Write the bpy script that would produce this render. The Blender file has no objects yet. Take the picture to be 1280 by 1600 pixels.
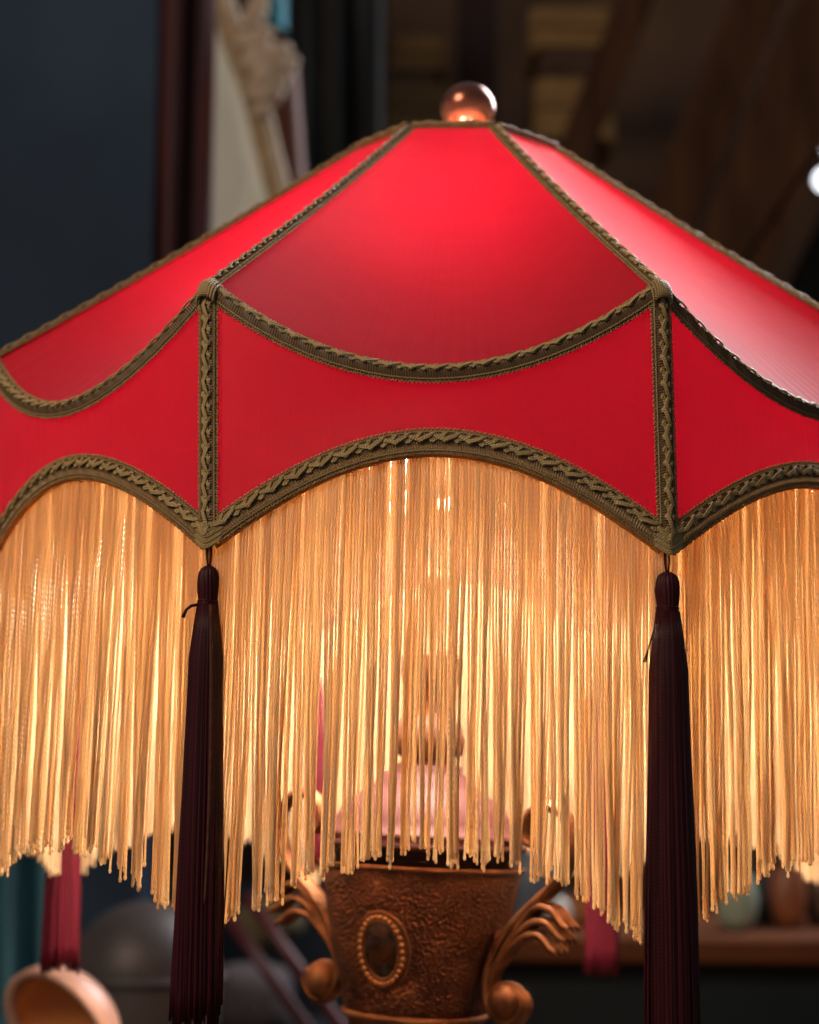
import bpy, math, random
import numpy as np
from math import sin, cos, pi, radians, sqrt, exp
from mathutils import Matrix, Vector

S = bpy.context.scene
col = S.collection
H0 = 1.20                                   # camera height above the floor (m)

# ------------------------------------------------------------------ camera
F_PX, PITCH, ROLL = 2759.0, 0.15481, 0.00967
camd = bpy.data.cameras.new('camera')
camd.sensor_fit = 'VERTICAL'; camd.sensor_height = 36.0
camd.lens = F_PX / 1600 * 36.0
camd.clip_start = 0.02; camd.clip_end = 60
camd.dof.use_dof = True; camd.dof.focus_distance = 0.745; camd.dof.aperture_fstop = 7.0
cam = bpy.data.objects.new('camera', camd); col.objects.link(cam)
cam.matrix_world = Matrix.Translation((0, 0, H0)) @ Matrix.Rotation(pi/2 + PITCH, 4, 'X') @ Matrix.Rotation(ROLL, 4, 'Z')
S.camera = cam

# ------------------------------------------------------------------ world and lamps
w = bpy.data.worlds.new('World'); S.world = w; w.use_nodes = True
w.node_tree.nodes['Background'].inputs[0].default_value = (0.62, 0.64, 0.70, 1)
w.node_tree.nodes['Background'].inputs[1].default_value = 0.14
S.view_settings.view_transform = 'Standard'; S.view_settings.look = 'None'
S.view_settings.exposure = 0.0; S.view_settings.gamma = 1.0

def area(name, loc, target, size, power, color, sy=None):
    l = bpy.data.lights.new(name, 'AREA'); l.energy = power; l.color = color
    l.shape = 'RECTANGLE'; l.size = size; l.size_y = sy or size
    o = bpy.data.objects.new(name, l); col.objects.link(o)
    o.location = loc
    o.rotation_euler = (Vector(target) - Vector(loc)).to_track_quat('-Z', 'Y').to_euler()
    return o
area('window_light', (1.80, 2.9, H0+2.15), (0.15, 0.85, H0+0.25), 1.5, 42, (0.95, 0.95, 1.0), 1.8).data.spread = radians(100)
area('front_fill_light', (-1.5, -0.7, H0+1.6), (0.0, 1.3, H0+0.1), 1.0, 38, (1.0, 0.80, 0.60))  # warm fill added from the front left to lift fringe and braid

# ------------------------------------------------------------------ helpers
def at(px, py, d):
    """the place seen at a pixel of the photograph, d metres into the scene"""
    u, v = (px-640)/F_PX, (800-py)/F_PX
    c, s = cos(ROLL), sin(ROLL)
    u, v = u*c - v*s, u*s + v*c
    return np.array([u*d, d*(cos(PITCH) - v*sin(PITCH)), H0 + d*(sin(PITCH) + v*cos(PITCH))])

class MB:
    """collects vertices, faces and optional uv / random values, then links ONE mesh object"""
    def __init__(s): s.v = []; s.f = []; s.uv = []; s.r = []; s.n = 0
    def add(s, V, Fc, UV=None, rnd=0.5):
        V = np.asarray(V, float).reshape(-1, 3); Fc = np.asarray(Fc, int).reshape(-1, 4)
        s.v.append(V); s.f.append(Fc + s.n); s.n += len(V)
        s.uv.append(np.zeros((len(V), 2)) if UV is None else np.asarray(UV, float).reshape(-1, 2))
        s.r.append(np.full(len(V), rnd) if np.isscalar(rnd) else np.asarray(rnd, float))
    def grid(s, P, UV=None, rnd=.5, closed=False):
        """P: (n,m,3) ; closed wraps the second axis"""
        n, m = P.shape[:2]
        i = np.arange(n-1)[:, None]; j = np.arange(m if closed else m-1)[None, :]
        j2 = (j+1) % m
        fc = np.stack([i*m+j, i*m+j2, (i+1)*m+j2, (i+1)*m+j], -1).reshape(-1, 4)
        if UV is None:
            a, b = np.meshgrid(np.linspace(0, 1, n), np.linspace(0, 1, m), indexing='ij'); UV = np.stack([b, a], -1)
        s.add(P, fc, UV, rnd)
    def tube(s, pts, r, sides=6, rnd=.5, closed=False, vs=0.0):
        pts = np.asarray(pts, float); n = len(pts)
        r = np.full(n, r) if np.isscalar(r) else np.asarray(r, float)
        T = np.gradient(pts, axis=0) if not closed else np.roll(pts, -1, 0) - np.roll(pts, 1, 0)
        T /= np.linalg.norm(T, axis=1)[:, None] + 1e-12
        N = np.zeros_like(T); a = np.array([0, -1, 0.]) if abs(T[0][1]) < .8 else np.array([1., 0, 0])
        for k in range(n):
            a = a - T[k]*a.dot(T[k]); a /= np.linalg.norm(a) + 1e-12; N[k] = a
        B = np.cross(T, N)
        th = np.arange(sides)/sides*2*pi
        P = pts[:, None] + r[:, None, None]*(N[:, None]*np.cos(th)[None, :, None] + B[:, None]*np.sin(th)[None, :, None])
        L = np.concatenate([[0], np.cumsum(np.linalg.norm(np.diff(pts, axis=0), axis=1))])
        UV = np.stack(np.broadcast_arrays(1-np.abs(2*np.arange(sides)/sides-1)[None, :] + 0*L[:, None], L[:, None] + vs), -1)
        UV = np.stack(np.broadcast_arrays((np.arange(sides)/sides)[None, :] + 0*L[:, None], L[:, None]+vs), -1)
        if closed:
            P = np.concatenate([P, P[:1]]); UV = np.concatenate([UV, UV[-1:]])
            s.grid(P, UV, rnd, True)
        else:
            base = s.n; s.grid(P, UV, rnd, True)
            for row, flip in ((0, 1), (n-1, 0)):
                c = pts[row]; idx = np.arange(sides); b0 = row*sides
                q = np.stack([b0+idx, b0+(idx+1) % sides, np.full(sides, n*sides), np.full(sides, n*sides)], 1)
                s.f.append(q[:, [1, 0, 2, 2]] + base - 0 if flip else q + base)
                s.f[-1] = np.where(s.f[-1] == base + n*sides, s.n, s.f[-1])
                s.v.append(c[None]); s.uv.append(np.zeros((1, 2))); s.r.append(np.full(1, rnd if np.isscalar(rnd) else .5)); s.n += 1
    def lathe(s, prof, seg=48, c=(0, 0, 0), rf=None, rnd=.5):
        prof = np.asarray(prof, float); th = np.arange(seg)/seg*2*pi
        R = prof[:, 0][:, None] * np.ones(seg)[None]
        if rf is not None: R = R*rf(th[None, :], prof[:, 1][:, None])
        P = np.stack([R*np.cos(th)+c[0], R*np.sin(th)+c[1], prof[:, 1][:, None]+0*R+c[2]], -1)
        s.grid(P, None, rnd, True)
    def ball(s, c, r, seg=20, sc=(1, 1, 1), rnd=.5):
        a = np.linspace(0, pi, seg//2+1); th = np.arange(seg)/seg*2*pi
        P = np.stack([np.sin(a)[:, None]*np.cos(th)*r*sc[0]+c[0], np.sin(a)[:, None]*np.sin(th)*r*sc[1]+c[1],
                      -np.cos(a)[:, None]*np.ones(seg)*r*sc[2]+c[2]], -1)
        s.grid(P, None, rnd, True)
    def box(s, a, b, M=None, bev=0.0):
        a = np.minimum(a, b) if False else np.asarray(a, float); b = np.asarray(b, float)
        c = (a+b)/2; h = np.abs(b-a)/2; e = bev
        # three nested plates give every box chamfered edges
        rings = []
        for z, k in ((-h[2], e), (-h[2]+e, 0), (h[2]-e, 0), (h[2], e)):
            x, y = h[0]-k, h[1]-k; q = e if k == 0 else e*.6
            rings.append([(-x+q, -y, z), (x-q, -y, z), (x, -y+q, z), (x, y-q, z), (x-q, y, z), (-x+q, y, z), (-x, y-q, z), (-x, -y+q, z)])
        P = np.array(rings) + c
        P = np.concatenate([P.mean(1, keepdims=True)[[0]].repeat(8, 1)*[1, 1, 1]*1.0, P, P.mean(1, keepdims=True)[[3]].repeat(8, 1)])
        if M is not None: P = P @ np.array(M)[:3, :3].T + np.array(M)[:3, 3]
        s.grid(P, None, .5, True)
    def mesh(s, name, mat, smooth=True):
        V = np.concatenate(s.v); Fc = np.concatenate(s.f)
        me = bpy.data.meshes.new(name)
        # drop repeated indices (triangles written as quads)
        tri = Fc[:, 2] == Fc[:, 3]
        cnt = np.where(tri, 3, 4); start = np.concatenate([[0], np.cumsum(cnt)[:-1]])
        mask = np.ones(Fc.shape, bool); mask[tri, 3] = False
        loops = Fc[mask]
        me.vertices.add(len(V)); me.vertices.foreach_set('co', V.ravel())
        me.loops.add(len(loops)); me.loops.foreach_set('vertex_index', loops)
        me.polygons.add(len(Fc)); me.polygons.foreach_set('loop_start', start); me.polygons.foreach_set('loop_total', cnt)
        me.update(calc_edges=True)
        me.polygons.foreach_set('use_smooth', np.full(len(Fc), smooth))
        uv = np.concatenate(s.uv)[loops]
        # unwrap the seam of closed tubes
        l = me.uv_layers.new(name='UVMap'); l.data.foreach_set('uv', uv.ravel().astype(np.float32))
        a = me.attributes.new('rnd', 'FLOAT', 'POINT'); a.data.foreach_set('value', np.concatenate(s.r).astype(np.float32))
        me.materials.append(mat); me.validate()
        return me
    def build(s, name, mat, parent=None, smooth=True):
        o = bpy.data.objects.new(name, s.mesh(name, mat, smooth)); col.objects.link(o)
        if parent: o.parent = parent
        return o

def obj(name, me, parent=None, M=None):
    o = bpy.data.objects.new(name, me); col.objects.link(o)
    if parent: o.parent = parent
    if M is not None: o.matrix_local = M
    return o
def tag(o, label=None, cat=None, group=None, kind=None):
    if label: o['label'] = label
    if cat: o['category'] = cat
    if group: o['group'] = group
    if kind: o['kind'] = kind
    return o
def empty(name, loc, M=None):
    o = bpy.data.objects.new(name, None); col.objects.link(o); o.empty_display_size = .02
    if M is not None: o.matrix_world = M
    else: o.location = loc
    return o
def smooth_noise(rng, n, x, amp=1.0):
    k = rng.uniform(-1, 1, n+3); t = np.clip(x, 0, 1)*n; i = np.floor(t).astype(int); f = t-i; f = f*f*(3-2*f)
    return amp*(k[i]*(1-f)+k[i+1]*f)

# ------------------------------------------------------------------ materials
def nt(name):
    m = bpy.data.materials.new(name); m.use_nodes = True; t = m.node_tree
    return m, t, t.nodes['Principled BSDF'], t.nodes['Material Output']
def N(t, typ, **kw):
    n = t.nodes.new(typ)
    for k, v in kw.items():
        if k.startswith('i_'):
            n.inputs[k[2:].replace('_', ' ')].default_value = v
        else: setattr(n, k, v)
    return n
def ramp(t, fac, stops):
    r = t.nodes.new('ShaderNodeValToRGB'); e = r.color_ramp.elements
    e[0].position, e[0].color = stops[0][0], (*stops[0][1], 1); e[1].position, e[1].color = stops[1][0], (*stops[1][1], 1)
    for p, c in stops[2:]:
        q = e.new(p); q.color = (*c, 1)
    t.links.new(fac, r.inputs[0]); return r
def bump(t, h, strength, dist, normal=None):
    b = N(t, 'ShaderNodeBump'); b.inputs['Strength'].default_value = strength; b.inputs['Distance'].default_value = dist
    t.links.new(h, b.inputs['Height'])
    if normal: t.links.new(normal, b.inputs['Normal'])
    return b.outputs[0]
def mat_simple(name, c1, c2=None, rough=.6, metal=0, scale=8, spec=.5, bstr=.2, bdist=.002, stretch=(1, 1, 1), coat=0, sheen=0):
    m, t, b, o = nt(name); c2 = c2 or tuple(x*.65 for x in c1)
    tc = N(t, 'ShaderNodeTexCoord'); mp = N(t, 'ShaderNodeMapping'); mp.inputs['Scale'].default_value = stretch
    t.links.new(tc.outputs['Object'], mp.inputs[0])
    n = N(t, 'ShaderNodeTexNoise'); n.inputs['Scale'].default_value = scale; n.inputs['Detail'].default_value = 6
    t.links.new(mp.outputs[0], n.inputs['Vector'])
    r = ramp(t, n.outputs['Fac'], [(.3, c2), (.7, c1)]); t.links.new(r.outputs[0], b.inputs['Base Color'])
    b.inputs['Roughness'].default_value = rough; b.inputs['Metallic'].default_value = metal
    b.inputs['Specular IOR Level'].default_value = spec; b.inputs['Coat Weight'].default_value = coat
    b.inputs['Sheen Weight'].default_value = sheen
    if bstr: t.links.new(bump(t, n.outputs['Fac'], bstr, bdist), b.inputs['Normal'])
    return m

def mat_silk():
    m, t, b, o = nt('red_silk')
    uv = N(t, 'ShaderNodeUVMap'); sep = N(t, 'ShaderNodeSeparateXYZ'); t.links.new(uv.outputs[0], sep.inputs[0])
    tc = N(t, 'ShaderNodeTexCoord')
    n = N(t, 'ShaderNodeTexNoise', i_Scale=14.0, i_Detail=3.0); t.links.new(tc.outputs['Object'], n.inputs['Vector'])
    # fine vertical gathers
    mp = N(t, 'ShaderNodeMapping'); mp.inputs['Scale'].default_value = (170, 1.2, 1); t.links.new(uv.outputs[0], mp.inputs[0])
    g = N(t, 'ShaderNodeTexNoise', i_Scale=1.0, i_Detail=2.5); t.links.new(mp.outputs[0], g.inputs['Vector'])
    weave = N(t, 'ShaderNodeTexWave', i_Scale=900.0, i_Distortion=.6); weave.bands_direction = 'Z'; t.links.new(tc.outputs['Object'], weave.inputs['Vector'])
    n1 = bump(t, g.outputs['Fac'], .25, .0006); n2 = bump(t, weave.outputs['Fac'], .12, .0001, n1); n3 = bump(t, n.outputs['Fac'], .25, .004, n2)
    r = ramp(t, n.outputs['Fac'], [(.3, (.063, .0005, .0028)), (.75, (.075, .0009, .0037))])
    b.inputs['Roughness'].default_value = .62; b.inputs['Specular IOR Level'].default_value = .45
    b.inputs['Sheen Weight'].default_value = .6; b.inputs['Sheen Roughness'].default_value = .4; b.inputs['Sheen Tint'].default_value = (1, .75, .8, 1)
    t.links.new(n3, b.inputs['Normal'])
    geo = N(t, 'ShaderNodeNewGeometry'); cm = N(t, 'ShaderNodeMix', data_type='RGBA')
    cm.inputs['B'].default_value = (.30, .004, .011, 1); cm.inputs['A'].default_value = (.42, .17, .10, 1)      # outside silk, dull rose-gold lining inside
    t.links.new(geo.outputs['Backfacing'], cm.inputs['Factor']); t.links.new(cm.outputs['Result'], b.inputs['Base Color'])
    tr = N(t, 'ShaderNodeBsdfTranslucent'); t.links.new(r.outputs[0], tr.inputs['Color']); t.links.new(n2, tr.inputs['Normal'])
    mx = N(t, 'ShaderNodeMixShader'); mx.inputs[0].default_value = .5
    t.links.new(b.outputs[0], mx.inputs[1]); t.links.new(tr.outputs[0], mx.inputs[2]); t.links.new(mx.outputs[0], o.inputs[0])
    return m

def mat_thread(name, ca, cb, trans=.4, rough=.33, twist=.0016, spec=.6, bs=.6):
    m, t, b, o = nt(name)
    uv = N(t, 'ShaderNodeUVMap'); sep = N(t, 'ShaderNodeSeparateXYZ'); t.links.new(uv.outputs[0], sep.inputs[0])
    m1 = N(t, 'ShaderNodeMath', operation='MULTIPLY'); m1.inputs[1].default_value = 2*pi/twist; t.links.new(sep.outputs['Y'], m1.inputs[0])
    m2 = N(t, 'ShaderNodeMath', operation='MULTIPLY_ADD'); m2.inputs[1].default_value = 4*pi; t.links.new(sep.outputs['X'], m2.inputs[0]); t.links.new(m1.outputs[0], m2.inputs[2])
    sn = N(t, 'ShaderNodeMath', operation='SINE'); t.links.new(m2.outputs[0], sn.inputs[0])
    at_ = N(t, 'ShaderNodeAttribute', attribute_name='rnd')
    mm = N(t, 'ShaderNodeMath', operation='MULTIPLY_ADD'); mm.inputs[1].default_value = .28; t.links.new(sn.outputs[0], mm.inputs[0]); t.links.new(at_.outputs['Fac'], mm.inputs[2])  # twist crests lightened in the colour for their highlights
    r = ramp(t, mm.outputs[0], [(0.0, cb), (1.0, ca)])
    t.links.new(r.outputs[0], b.inputs['Base Color']); b.inputs['Roughness'].default_value = rough; b.inputs['Specular IOR Level'].default_value = spec
    t.links.new(bump(t, sn.outputs[0], bs, .0002), b.inputs['Normal'])
    if trans:
        tr = N(t, 'ShaderNodeBsdfTranslucent'); t.links.new(r.outputs[0], tr.inputs['Color'])
        mx = N(t, 'ShaderNodeMixShader'); mx.inputs[0].default_value = trans
        t.links.new(b.outputs[0], mx.inputs[1]); t.links.new(tr.outputs[0], mx.inputs[2]); t.links.new(mx.outputs[0], o.inputs[0])
    return m

def mat_hammered():
    m, t, b, o = nt('hammered_copper')
    tc = N(t, 'ShaderNodeTexCoord')
    v = N(t, 'ShaderNodeTexVoronoi', i_Scale=620.0); t.links.new(tc.outputs['Object'], v.inputs['Vector'])
    n = N(t, 'ShaderNodeTexNoise', i_Scale=60.0, i_Detail=8.0); t.links.new(tc.outputs['Object'], n.inputs['Vector'])
    n5 = N(t, 'ShaderNodeTexNoise', i_Scale=260.0, i_Detail=4.0); t.links.new(tc.outputs['Object'], n5.inputs['Vector'])
    r = ramp(t, n.outputs['Fac'], [(.32, (.045, .014, .009)), (.60, (.12, .042, .021)), (.8, (.34, .15, .06))])
    t.links.new(r.outputs[0], b.inputs['Base Color'])
    b.inputs['Metallic'].default_value = .7; b.inputs['Roughness'].default_value = .42
    n1 = bump(t, v.outputs['Distance'], 1.0, .0014); n2 = bump(t, n5.outputs['Fac'], .25, .0006, n1)
    t.links.new(n2, b.inputs['Normal'])
    return m

M_silk = mat_silk()
M_gold = mat_thread('gold_fringe_thread', (.985, .855, .62), (.94, .71, .42), trans=.58, twist=.0026, bs=1.0, rough=.28, spec=.7)
M_braid = mat_thread('olive_braid_thread', (.60, .42, .165), (.25, .16, .06), trans=.05, rough=.36, twist=.0011, spec=.7)
M_braid_base = mat_thread('shaded_braid_weave', (.19, .115, .045), (.085, .045, .018), trans=.06, rough=.5, twist=.0011, spec=.5)  # weave colour darkened as shade in the eyes between the cords
M_header = mat_simple('fringe_header_weave', (.62, .25, .05), (.42, .14, .03), rough=.6, scale=700)
M_tassel = mat_thread('backlit_tassel_thread', (.085, .006, .011), (.016, .0015, .003), trans=.12, rough=.5, twist=.0016, spec=.25, bs=.1)  # front tassels, darkened in the colour because the light is behind them
M_tassel_lit = mat_thread('lit_tassel_thread', (.11, .005, .018), (.06, .003, .009), trans=.08, rough=.5, spec=.3, bs=.1)  # same thread on the back tassels, their light put into the colour
M_copper = mat_hammered()
M_gilt = mat_simple('aged_gilt_metal', (.30, .145, .065), (.09, .036, .017), rough=.5, metal=.75, scale=90, bstr=.4, bdist=.0006)
M_brass_redlit = mat_simple('brass_with_red_glow', (.10, .026, .030), (.075, .02, .023), rough=.65, metal=.15, scale=30, bstr=.1)  # brass, with the red light it reflects put into its colour
M_dark = mat_simple('blackened_metal', (.04, .018, .014), (.02, .008, .007), rough=.5, metal=.5, scale=60)
M_wood_red = mat_simple('polished_copper_ball', (.42, .15, .09), (.24, .07, .04), rough=.24, metal=.85, scale=22, stretch=(1, 1, 4), coat=.4, spec=.7, bstr=.0)

# ------------------------------------------------------------------ the fitted shade: eight panels
CX, CY = .02143, .95854
TY, DELTA = .00978, .05354
RR, ZR, RJ, ZJ, RV, ZV = .06034, .34905, .25085, .2102, .25, .10221
SAG, BUL, RISE, BUL2 = .03914, .0095, .0393, .01026
TWR, TWJ, TWV = radians(1.2), radians(.55), radians(-.35)      # a slight twist up the hand-made frame
A0 = radians(22.5)
shadeM = Matrix.Translation((CX, CY, H0)) @ Matrix.Rotation(TY, 4, 'Y') @ Matrix.Rotation(-DELTA, 4, 'Z')
def vert(k, side):
    r, z, tw = {'r': (RR, ZR, TWR), 'j': (RJ, ZJ, TWJ), 'v': (RV, ZV, TWV)}[k]
    a = A0*side - tw
    return np.array([r*sin(a), -r*cos(a), z])
def rotz(P, a):
    c, s = cos(a), sin(a); P = np.asarray(P)
    return np.stack([P[..., 0]*c-P[..., 1]*s, P[..., 0]*s+P[..., 1]*c, P[..., 2]], -1)
def swag(t):
    t = np.asarray(t, float)[..., None]; A, B = vert('j', -1), vert('j', 1); n = np.array([-sin(TWJ), -cos(TWJ), 0])
    w_ = 4*t*(1-t); return A+(B-A)*t + n*BUL*w_ - np.array([0, 0, SAG])*w_
def arch(t):
    t = np.asarray(t, float)[..., None]; A, B = vert('v', -1), vert('v', 1); n = np.array([0, -1., 0])
    w_ = .5*np.sin(pi*t)+2*t*(1-t); return A+(B-A)*t + n*BUL2*w_ + np.array([0, 0, RISE])*w_
def topedge(t):
    t = np.asarray(t, float)[..., None]; A, B = vert('r', -1), vert('r', 1); return A+(B-A)*t
nu, nv = 181, 51
U, V = np.meshgrid(np.linspace(0, 1, nu), np.linspace(0, 1, nv))
def sstep(x): x = np.clip(x, 0, 1); return x*x*(3-2*x)
def surf_up(U, V):
    P = topedge(U)*(1-V[..., None]) + swag(U)*V[..., None]
    nrm = np.array([0, -.62, .78])
    pk = (np.exp(-(1-V)*9)+.5*np.exp(-V*9))*np.sin(U*150+3*np.sin(U*21)+4*V)*(.00010+.00008*np.sin(U*11+2)) + .0007*np.sin(U*7.3+V*5+1)*np.sin(pi*V)*np.sin(pi*U)
    P = P + nrm*(pk*(V < .999))[..., None]
    return P - nrm*(.0012*np.sin(pi*U)*np.sin(pi*V))[..., None] - nrm*(.0012*np.sin(pi*V))[..., None]
def surf_low(U, V):
    P = swag(U)*(1-V[..., None]) + arch(U)*V[..., None]
    pk = (np.exp(-(1-V)*8)+.6*np.exp(-V*8))*np.sin(U*130+2.5*np.sin(U*17)+3*V)*.0002 + .0005*np.sin(U*9+V*4)*np.sin(pi*V)*np.sin(pi*U)
    P = P - np.array([0, 1., 0])*(pk*(V < .999)*(V > .001))[..., None]
    return P + np.array([0, 1., 0])*(.0025*np.sin(pi*U)*np.sin(pi*V))[..., None]
Mup = MB(); Mup.grid(surf_up(U, V), np.stack([U, V], -1)); me_up = Mup.mesh('upper_panel', M_silk)
Mlo = MB(); Mlo.grid(surf_low(U, V), np.stack([U, V], -1)); me_lo = Mlo.mesh('lower_panel', M_silk)

# ---- gimp braid along a path; Sm / Sp are the two half-width directions (so it can fold over an edge)
def braid(P, Sm, Sp, Nn, width, rng, scroll=0.0, amp=.25, lift=.0006, picot=True, band=True):
    """P, Sm, Sp, Nn: functions of arc fraction -> (n,3)"""
    tt = np.linspace(0, 1, 400); L = np.linalg.norm(np.diff(P(tt), axis=0), axis=1).sum()
    def place(s, wv, h):
        t = np.clip(s/L, 0, 1); sm, sp, n_ = Sm(t), Sp(t), Nn(t); wv = np.asarray(wv)
        # direction across, blended near the fold
        k = sstep((wv/width*2+.25)/.5)[..., None]
        d = sp*np.maximum(wv, 0)[..., None] - sm*np.minimum(wv, 0)[..., None]*-1*-1
        d = np.where(wv[..., None] >= 0, sp*wv[..., None], sm*(-wv)[..., None])
        return P(t) + d + n_*np.asarray(h)[..., None]
    # woven base
    ns = int(L/.00032); s = np.linspace(0, L, ns); ww = np.linspace(-1, 1, 11)
    SS, WW = np.meshgrid(s, ww, indexing='ij')
    rib = .5+.5*np.sin(2*pi*(SS/.00125 + .35*WW))
    Hh = lift + .0011*(1-np.abs(WW)**3) + .00028*rib
    edge = width/2*(1 + .035*np.sin(2*pi*SS/.0019)*(np.abs(WW) > .9))
    flat = place(SS.ravel(), (WW*edge).ravel(), Hh.ravel()).reshape(ns, len(ww), 3)
    base = MB(); base.grid(flat, np.stack([WW*.5+.5, SS], -1), (.35+.5*rib).ravel())
    # scroll cords: two strands each, twining round small eyes
    sc = MB(); p = .0112; nsc = int(L/p*44)
    for ph in (0, pi):
        for off in (-.00058, 0, .00058):
            s_ = np.linspace(.001, L-.001, nsc); f = 2*pi*s_/p + ph
            a_ = amp*width + off*np.sign(1)
            y = scroll*width + (amp*width)*np.sin(f) + off*np.cos(f)*.9
            x = s_ + .0017*np.sin(2*f) + off*np.sin(f)*.8
            h = lift + .0017 + .00055*np.cos(f + (.5*pi if ph else -.5*pi) + pi/2)*np.cos(f) + .0003*np.cos(f)
            sc.tube(place(np.clip(x, 0, L), y, h), .00042, 5, rnd=.6+.35*rng.random())
    # two rows of heavy outer cord (corded selvedge)
    s_ = np.linspace(0, L, int(L/.0006))
    for wv in (-.40, .40):
        y = width*wv + .00012*np.sin(2*pi*s_/.0019)
        sc.tube(place(s_, y, lift+.00085+.00025*np.sin(2*pi*s_/.0012)), .00042, 5, rnd=.35)
    if picot:
        k = int(L/.0019)
        for j in range(k):
            for sg in (-1, 1):
                s0 = (j+.5)*L/k + rng.uniform(-.0002, .0002); a = np.linspace(-.15*pi, 1.15*pi, 6)
                y = sg*(width*.47 + .00075*np.sin(a)*(1+.3*rng.random())); x = s0 + .00062*np.cos(a)
                sc.tube(place(np.clip(x, 0, L), y, np.full(6, lift+.0004)), .00036, 4, rnd=.4+.5*rng.random())
    return base, sc

rng = np.random.default_rng(5)
def nrmz(a): return a/(np.linalg.norm(a, axis=-1, keepdims=True)+1e-12)
def tang(f, t): e = 1e-3; return nrmz(f(np.clip(t+e, 0, 1))-f(np.clip(t-e, 0, 1)))
def up_dir(t):            # from the swag towards the top, in the upper panel, square to the braid
    d = nrmz(surf_up(t, np.full_like(t, .96))-surf_up(t, np.ones_like(t))); T = tang(swag, t)
    return nrmz(d-T*(d*T).sum(-1, keepdims=True))
def low_dir(t):
    d = nrmz(surf_low(t, np.full_like(t, .05))-surf_low(t, np.zeros_like(t))); T = tang(swag, t)
    d = d*.8 + np.array([0, -.1, -.3]); return nrmz(d-T*(d*T).sum(-1, keepdims=True))
def swag_n(t):
    T = tang(swag, t); a = nrmz(np.cross(T, up_dir(t))); b = nrmz(np.cross(low_dir(t), T))
    a *= np.sign((a*np.array([0, -1, .6])).sum(-1, keepdims=True)); b *= np.sign((b*np.array([0, -1, .3])).sum(-1, keepdims=True))
    return nrmz(a+b)
sw_b, sw_s = braid(swag, low_dir, up_dir, swag_n, .0092, rng, scroll=.17, amp=.20)
def arch_up(t):
    T = tang(arch, t); d = np.array([0, .03, 1.])*np.ones((len(t), 3)); return nrmz(d-T*(d*T).sum(-1, keepdims=True))
def arch_n(t):
    n = np.cross(tang(arch, t), arch_up(t)); return n*np.sign(-n[..., 1:2])
ar_b, ar_s = braid(arch, lambda t: -arch_up(t), arch_up, arch_n, .0098, rng, scroll=.14, amp=.19)
# ridge (ring vertex to joint) and upright rib (joint to valley), both on the panel's right-hand corner
rA, jA, vA = vert('r', 1), vert('j', 1), vert('v', 1)
ca = np.array([sin(A0-TWJ), -cos(A0-TWJ), 0]); sa = np.array([cos(A0-TWJ), sin(A0-TWJ), 0])
rdg_n = nrmz(ca*.60+np.array([0, 0, .8]))
def ridge(t): t = np.asarray(t, float)[..., None]; return rA+(jA-rA)*t - rdg_n*.0018*np.sin(pi*t)
cst = lambda v: (lambda t: np.ones((len(t), 1))*v)
fall = lambda sg, k: nrmz(sg*sa - rdg_n*k)
rg_b, rg_s = braid(ridge, cst(fall(-1, .30)), cst(fall(1, .30)), cst(rdg_n), .0072, rng, scroll=0, amp=.20, lift=.0005)
def ribp(t): t = np.asarray(t, float)[..., None]; return (jA+ca*.0006)+(vA-jA)*t
rb_b, rb_s = braid(ribp, cst(nrmz(-sa-ca*.18)), cst(nrmz(sa-ca*.18)), cst(ca), .0088, rng, scroll=0, amp=.21, lift=.0003)
def ringp(t): t = np.asarray(t, float)[..., None]; A, B = vert('r', -1), vert('r', 1); return A+(B-A)*t + np.array([0, 0, .001])
rn_b, rn_s = braid(ringp, cst(np.array([0, -.6, -.78])), cst(np.array([0, .6, .4])), cst(np.array([0, -.7, .7])), .0040, rng, scroll=0, amp=.15, lift=.0005)
braids = [('swag_braid', sw_b, sw_s), ('arch_braid', ar_b, ar_s), ('ridge_braid', rg_b, rg_s), ('rib_braid', rb_b, rb_s), ('top_ring_braid', rn_b, rn_s)]
braid_me = [(n, b.mesh(n, M_braid_base), s.mesh('braid_cord', M_braid)) for n, b, s in braids]
# turned-over braid end at each joint
kn = MB(); c0 = jA + rdg_n*.0012
for k in range(11):
    a = (k-5)/5; q = np.linspace(-1, 1, 11)[:, None]
    pts = jA + rdg_n*.0010 + ca*.0006 + sa*(a*.0046*(1-.15*np.abs(q))) + q*.0042*nrmz(jA-rA) + (1-np.abs(q)**3)*.0016*rdg_n - q.clip(0, 1)**2*.0035*np.array([0, 0, 1.]) - rdg_n*.0030*abs(a)**2.5
    kn.tube(pts, .00062, 6, rnd=.3+.05*k)
me_kn = kn.mesh('joint_fold', M_braid)
vf = MB()
for k in range(9):
    x = np.linspace(-1, 1, 17)*(.0078-.0002*k); off = -.0038+.00112*k
    vf.tube(np.array([vA + ca*(.0026-.38*abs(q)-.0002*(k % 2)) + sa*q + np.array([0, 0, .74*sqrt(q*q+2e-6)-off-.0012]) for q in x]), .00064, 6, rnd=.25+.07*((k*5) % 9))
me_vf = vf.mesh('valley_fold', M_braid)
# orange header of the fringe, peeping out under the arch braid
hd = MB(); tq = np.linspace(0, 1, 260); AU = arch_up(tq); An = arch_n(tq); pts = []
for off, dn in ((-.0030, -.0006), (-.0055, -.0004), (-.0064+0*tq, .0002), (-.0064, -.0012), (-.0030, -.0014)):
    o_ = off + (.00022*np.sin(tq*520) if not np.isscalar(off) else 0)
    pts.append(arch(tq) + AU*(o_ if np.isscalar(o_) else o_[:, None]) + An*dn)
hd.grid(np.stack(pts, 1)); me_hd = hd.mesh('fringe_header', M_header)
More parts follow.
